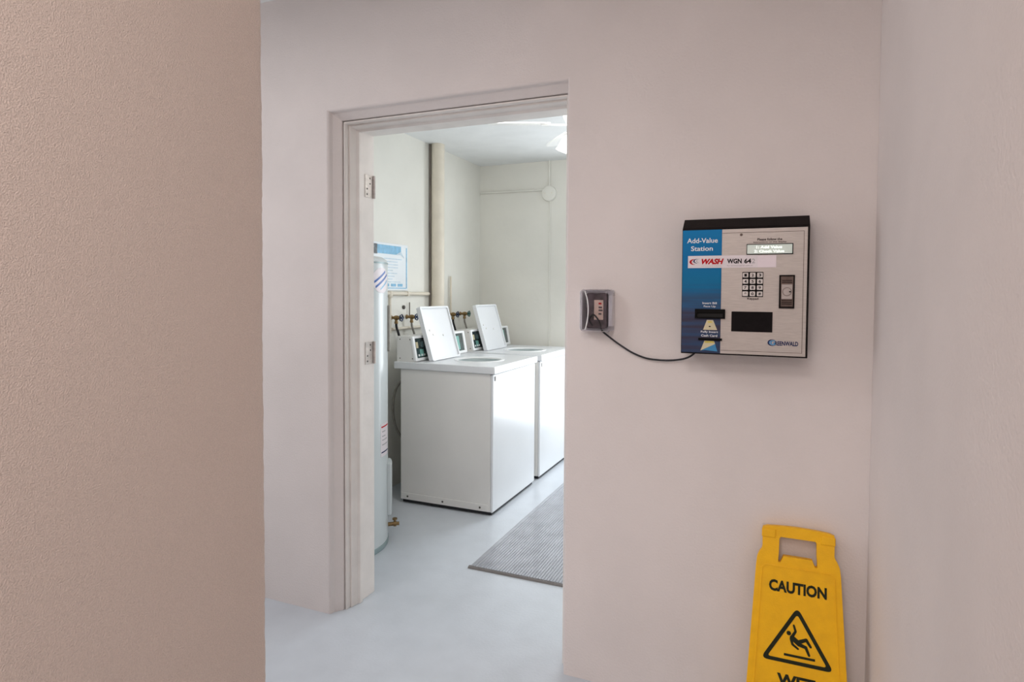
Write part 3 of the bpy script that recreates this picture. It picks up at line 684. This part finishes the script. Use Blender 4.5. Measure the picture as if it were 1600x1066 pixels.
# ------------------------------------------------------------------ covered outlet and the cable
t = thing('outlet_cover', 'clear plastic covered wall outlet with plugged adapter beside the doorway', 'outlet', (-0.56, YW, 1.315))
def oc(o): o.data.transform(Matrix.Translation((0.56, -YW, -1.315))); return o
oc(link('back_plate', prism(BM(), rrect(-0.616, -0.507, 1.244, 1.386, 0.008), XZ, YW-0.006, YW-0.0005), 'outlet_white', t, bevel=0.001))
oc(link('outlet_socket', prism(BM(), rrect(-0.582, -0.541, 1.272, 1.358, 0.010), XZ, YW-0.011, YW-0.005), 'grey_print', t, bevel=0.001))
ad = oc(link('adapter', prism(BM(), rrect(-0.599, -0.526, 1.253, 1.376, 0.010), XZ, YW-0.034, YW-0.011), 'adapter', t, bevel=0.004))
oc(link('adapter_label', B(-0.570, -0.538, YW-0.0350, YW-0.0338, 1.283, 1.350), 'beige', ad))
for z, w_, m in ((1.335, 0.010, 'red_print'), (1.322, 0.012, 'adapter'), (1.312, 0.014, 'adapter'), (1.300, 0.010, 'adapter')):
    oc(link('label_mark', B(-0.554, -0.554+w_, YW-0.0358, YW-0.0349, z, z+0.006), m, ad))
bm = BM(); tube(bm, [(-0.575, YW-0.037, 1.262), (-0.585, YW-0.040, 1.285), (-0.57, YW-0.041, 1.30), (-0.552, YW-0.040, 1.28), (-0.545, YW-0.030, 1.252)], 0.0028, 8); oc(link('cord_loop', bm, 'rubber', ad, smooth=True))
# bubble: shell with rounded front, open at the back
def bubble():
    bm = BM(); rows = []
    for ins, y in ((0, YW-0.005), (0, YW-0.046), (0.002, YW-0.052), (0.006, YW-0.056), (0.014, YW-0.058)):
        rows.append([bm.verts.new((p, y, q)) for p, q in rrect(-0.6155+ins, -0.5085-ins*1.2, 1.2445+ins, 1.3855-ins, 0.012-ins*0.5)])
    n = len(rows[0])
    for a, b in zip(rows, rows[1:]):
        for i in range(n): bm.faces.new((a[i], a[(i+1) % n], b[(i+1) % n], b[i]))
    bm.faces.new(rows[-1])
    return bm
cv = oc(link('clear_cover', bubble(), 'clear', t, smooth=True))
md = cv.modifiers.new('shell', 'SOLIDIFY'); md.thickness = 0.0016; md.offset = 1
bm = BM(); tube(bm, [(-0.5935, YW-0.060, 1.25), (-0.586, YW-0.0615, 1.28), (-0.583, YW-0.062, 1.315), (-0.586, YW-0.0615, 1.35), (-0.5955, YW-0.060, 1.38)], 0.0022, 8); oc(link('cover_ridge', bm, 'plastic_white', cv, smooth=True))
oc(link('hinge_strip', prism(BM(), rrect(-0.6175, -0.6075, 1.248, 1.382, 0.004), XZ, YW-0.050, YW-0.004), 'outlet_white', t, bevel=0.002))
oc(link('side_latch', prism(BM(), rrect(-0.521, -0.5065, 1.262, 1.368, 0.004), XZ, YW-0.030, YW-0.004), 'outlet_white', t, bevel=0.002))
bm = BM(); tube(bm, [(-0.543, 1.968, 1.247), (-0.538, 1.978, 1.239), (-0.512, 1.985, 1.218), (-0.483, 1.987, 1.198), (-0.440, 1.989, 1.173), (-0.394, 1.990, 1.157), (-0.349, 1.990, 1.153), (-0.311, 1.989, 1.154), (-0.273, 1.985, 1.161), (-0.250, 1.982, 1.171), (-0.235, 1.980, 1.184), (-0.232, 1.980, 1.190)], 0.0031, 10)
tag(link('power_cable', bm, 'rubber', smooth=True), 'thin black power cable sagging from the outlet to the card station', 'cable')

# ------------------------------------------------------------------ caution sign leaning on the wall
AL = R(11.0)
SG = thing('caution_sign', 'yellow folding wet floor caution sign leaning in the corner', 'floor sign', (0.080, 1.845, 0.0))
SG.rotation_euler = (-AL, 0, 0)
def hw(s):   # half width along the panel
    return 0.116+(0.575-s)*0.0575 if s < 0.575 else 0.116
def panel(y0, y1, front=True):
    out = [(-hw(0.02), 0.02), (-hw(0.02)+0.035, 0.0), (-hw(0.05)+0.045, 0.03), (hw(0.05)-0.045, 0.03), (hw(0.02)-0.035, 0.0), (hw(0.02), 0.02)]
    right = [(hw(s), s) for s in (0.2, 0.4, 0.55)]+[(0.1150, 0.572), (0.1100, 0.586), (0.1025, 0.597), (0.1000, 0.606), (0.1005, 0.640), (0.1020, 0.655), (0.0985, 0.664), (0.088, 0.668)]
    pts = out+right
    top = [(0.06, 0.6705), (0.03, 0.672), (0.0, 0.6725), (-0.03, 0.672), (-0.06, 0.6705)]
    pts = pts+top+[(-a, b) for a, b in reversed(right)]
    # hand hole
    hole = [(-0.054, 0.5665), (-0.054, 0.575), (-0.0525, 0.600), (-0.0520, 0.634), (-0.048, 0.6405), (0.048, 0.6405), (0.052, 0.634), (0.0525, 0.600), (0.054, 0.575), (0.054, 0.5665), (0.048, 0.5665), (0.040, 0.5855), (-0.040, 0.5855), (-0.048, 0.5665)]
    bm = BM()
    import mathutils
    def tri(y):
        o = [Vector((a, b, 0)) for a, b in pts]; h = [Vector((a, b, 0)) for a, b in hole]
        f = mathutils.geometry.tessellate_polygon([o, h]); vs = [bm.verts.new((a, y, b)) for a, b in pts+hole]
        for q in f:
            try: bm.faces.new([vs[i] for i in q])
            except ValueError: pass
        return vs
    A = tri(y0); Bv = tri(y1); n = len(pts); m = len(hole)
    for i in range(n): bm.faces.new((A[i], A[(i+1) % n], Bv[(i+1) % n], Bv[i]))
    for i in range(m): bm.faces.new((A[n+i], A[n+(i+1) % m], Bv[n+(i+1) % m], Bv[n+i]))
    return bm
link('front_board', panel(-0.007, 0.007), 'sign_yellow', SG, bevel=0.0022)
link('rear_board', panel(0.010, 0.022), 'sign_yellow', SG, bevel=0.0022)
# raised border of the writing field, top grip and hinge barrels
def frame_pts(d):
    return [(-hw(0.08)+0.020+d, 0.075+d), (hw(0.08)-0.020-d, 0.075+d), (hw(0.545)-0.016-d, 0.545-d), (hw(0.55)-0.026-d, 0.556-d), (-hw(0.55)+0.026+d, 0.556-d), (-hw(0.545)+0.016+d, 0.545-d)]
link('raised_border', ring_prism(BM(), frame_pts(0), frame_pts(0.0035), XZ, -0.0090, -0.0065), 'sign_yellow', SG, bevel=0.0009)
bm = BM(); tube(bm, [(-0.1000, 0.008, 0.6535), (0.1000, 0.008, 0.6535)], 0.0125, 16, False); link('hinge_barrel', bm, 'sign_yellow', SG, smooth=True)
for s in (-1, 1):
    link('hinge_lug', B(*(sorted((s*0.062, s*0.1025))), -0.0105, 0.006, 0.6350, 0.6600), 'sign_yellow', SG, bevel=0.003)
YT = -0.0068
text('CAUTION', -0.0790, 0.0800, 0.481, 0.5145, YT, 'sign_ink', SG, 0.04, thick=0.0012)
text('WET', -0.052, 0.052, 0.2190, 0.2530, YT, 'sign_ink', SG, 0.04, thick=0.0012)
text('FLOOR', -0.078, 0.078, 0.166, 0.200, YT, 'sign_ink', SG, 0.04, thick=0.0012)
def rtri(s, r):
    c = [(0.001, 0.446), (-0.0985, 0.2845), (0.1005, 0.2845)]; cx = 0.001; cz = 0.338; out = []
    P = [Vector((cx+(a-cx)*s, cz+(b-cz)*s)) for a, b in c]
    for i in range(3):
        p, a, b = P[i], P[i-1], P[(i+1) % 3]; d1 = (a-p).normalized(); d2 = (b-p).normalized()
        q1, q2 = p+d1*r*1.6, p+d2*r*1.6
        for k in range(7):
            t_ = k/6; out.append(tuple((q1*(1-t_)**2+p*2*t_*(1-t_)+q2*t_*t_)))
    return out
link('warning_triangle', ring_prism(BM(), rtri(1.0, 0.013), rtri(0.81, 0.006), XZ, YT-0.0012, YT), 'sign_ink', SG)
# slipping figure pictogram: x offset -0.080 from scene x
def limb(bm, a, b, ra, rb):
    a, b = Vector(a), Vector(b); d = (b-a).normalized(); n_ = Vector((-d.y, d.x)); out = []
    for k in range(7): th = math.pi/2+math.pi*k/6; out.append(a+d*math.cos(th)*ra+n_*math.sin(th)*ra)
    for k in range(7): th = -math.pi/2+math.pi*k/6; out.append(b+d*math.cos(th)*rb+n_*math.sin(th)*rb)
    limb.k += 1
    prism(bm, [tuple(p) for p in out], XZ, YT-0.0012-limb.k*0.00003, YT)
limb.k = 0
bm = BM()
prism(bm, circle(-0.0215, 0.3690, 0.0062, 16), XZ, YT-0.0012, YT)
L = lambda a, b, ra, rb: limb(bm, a, b, ra, rb)
L((-0.0120, 0.3580), (0.0060, 0.3450), 0.0068, 0.0072)      # torso
L((-0.0120, 0.3610), (-0.0030, 0.3770), 0.0042, 0.0034); L((-0.0030, 0.3770), (-0.0080, 0.3930), 0.0034, 0.0028)   # raised arm
L((-0.0150, 0.3540), (-0.0110, 0.3400), 0.0040, 0.0034); L((-0.0110, 0.3400), (0.0040, 0.3300), 0.0034, 0.0028)    # lower arm
L((0.0060, 0.3490), (0.0260, 0.3590), 0.0056, 0.0044); L((0.0260, 0.3590), (0.0380, 0.3420), 0.0044, 0.0034)       # kicked leg
L((0.0060, 0.3430), (0.0250, 0.3380), 0.0056, 0.0044); L((0.0250, 0.3380), (0.0340, 0.3180), 0.0044, 0.0034)
link('slipping_figure', bm, 'sign_ink', SG)
link('floor_line', B(-0.034, 0.050, YT-0.0012, YT, 0.3045, 0.3110), 'sign_ink', SG)
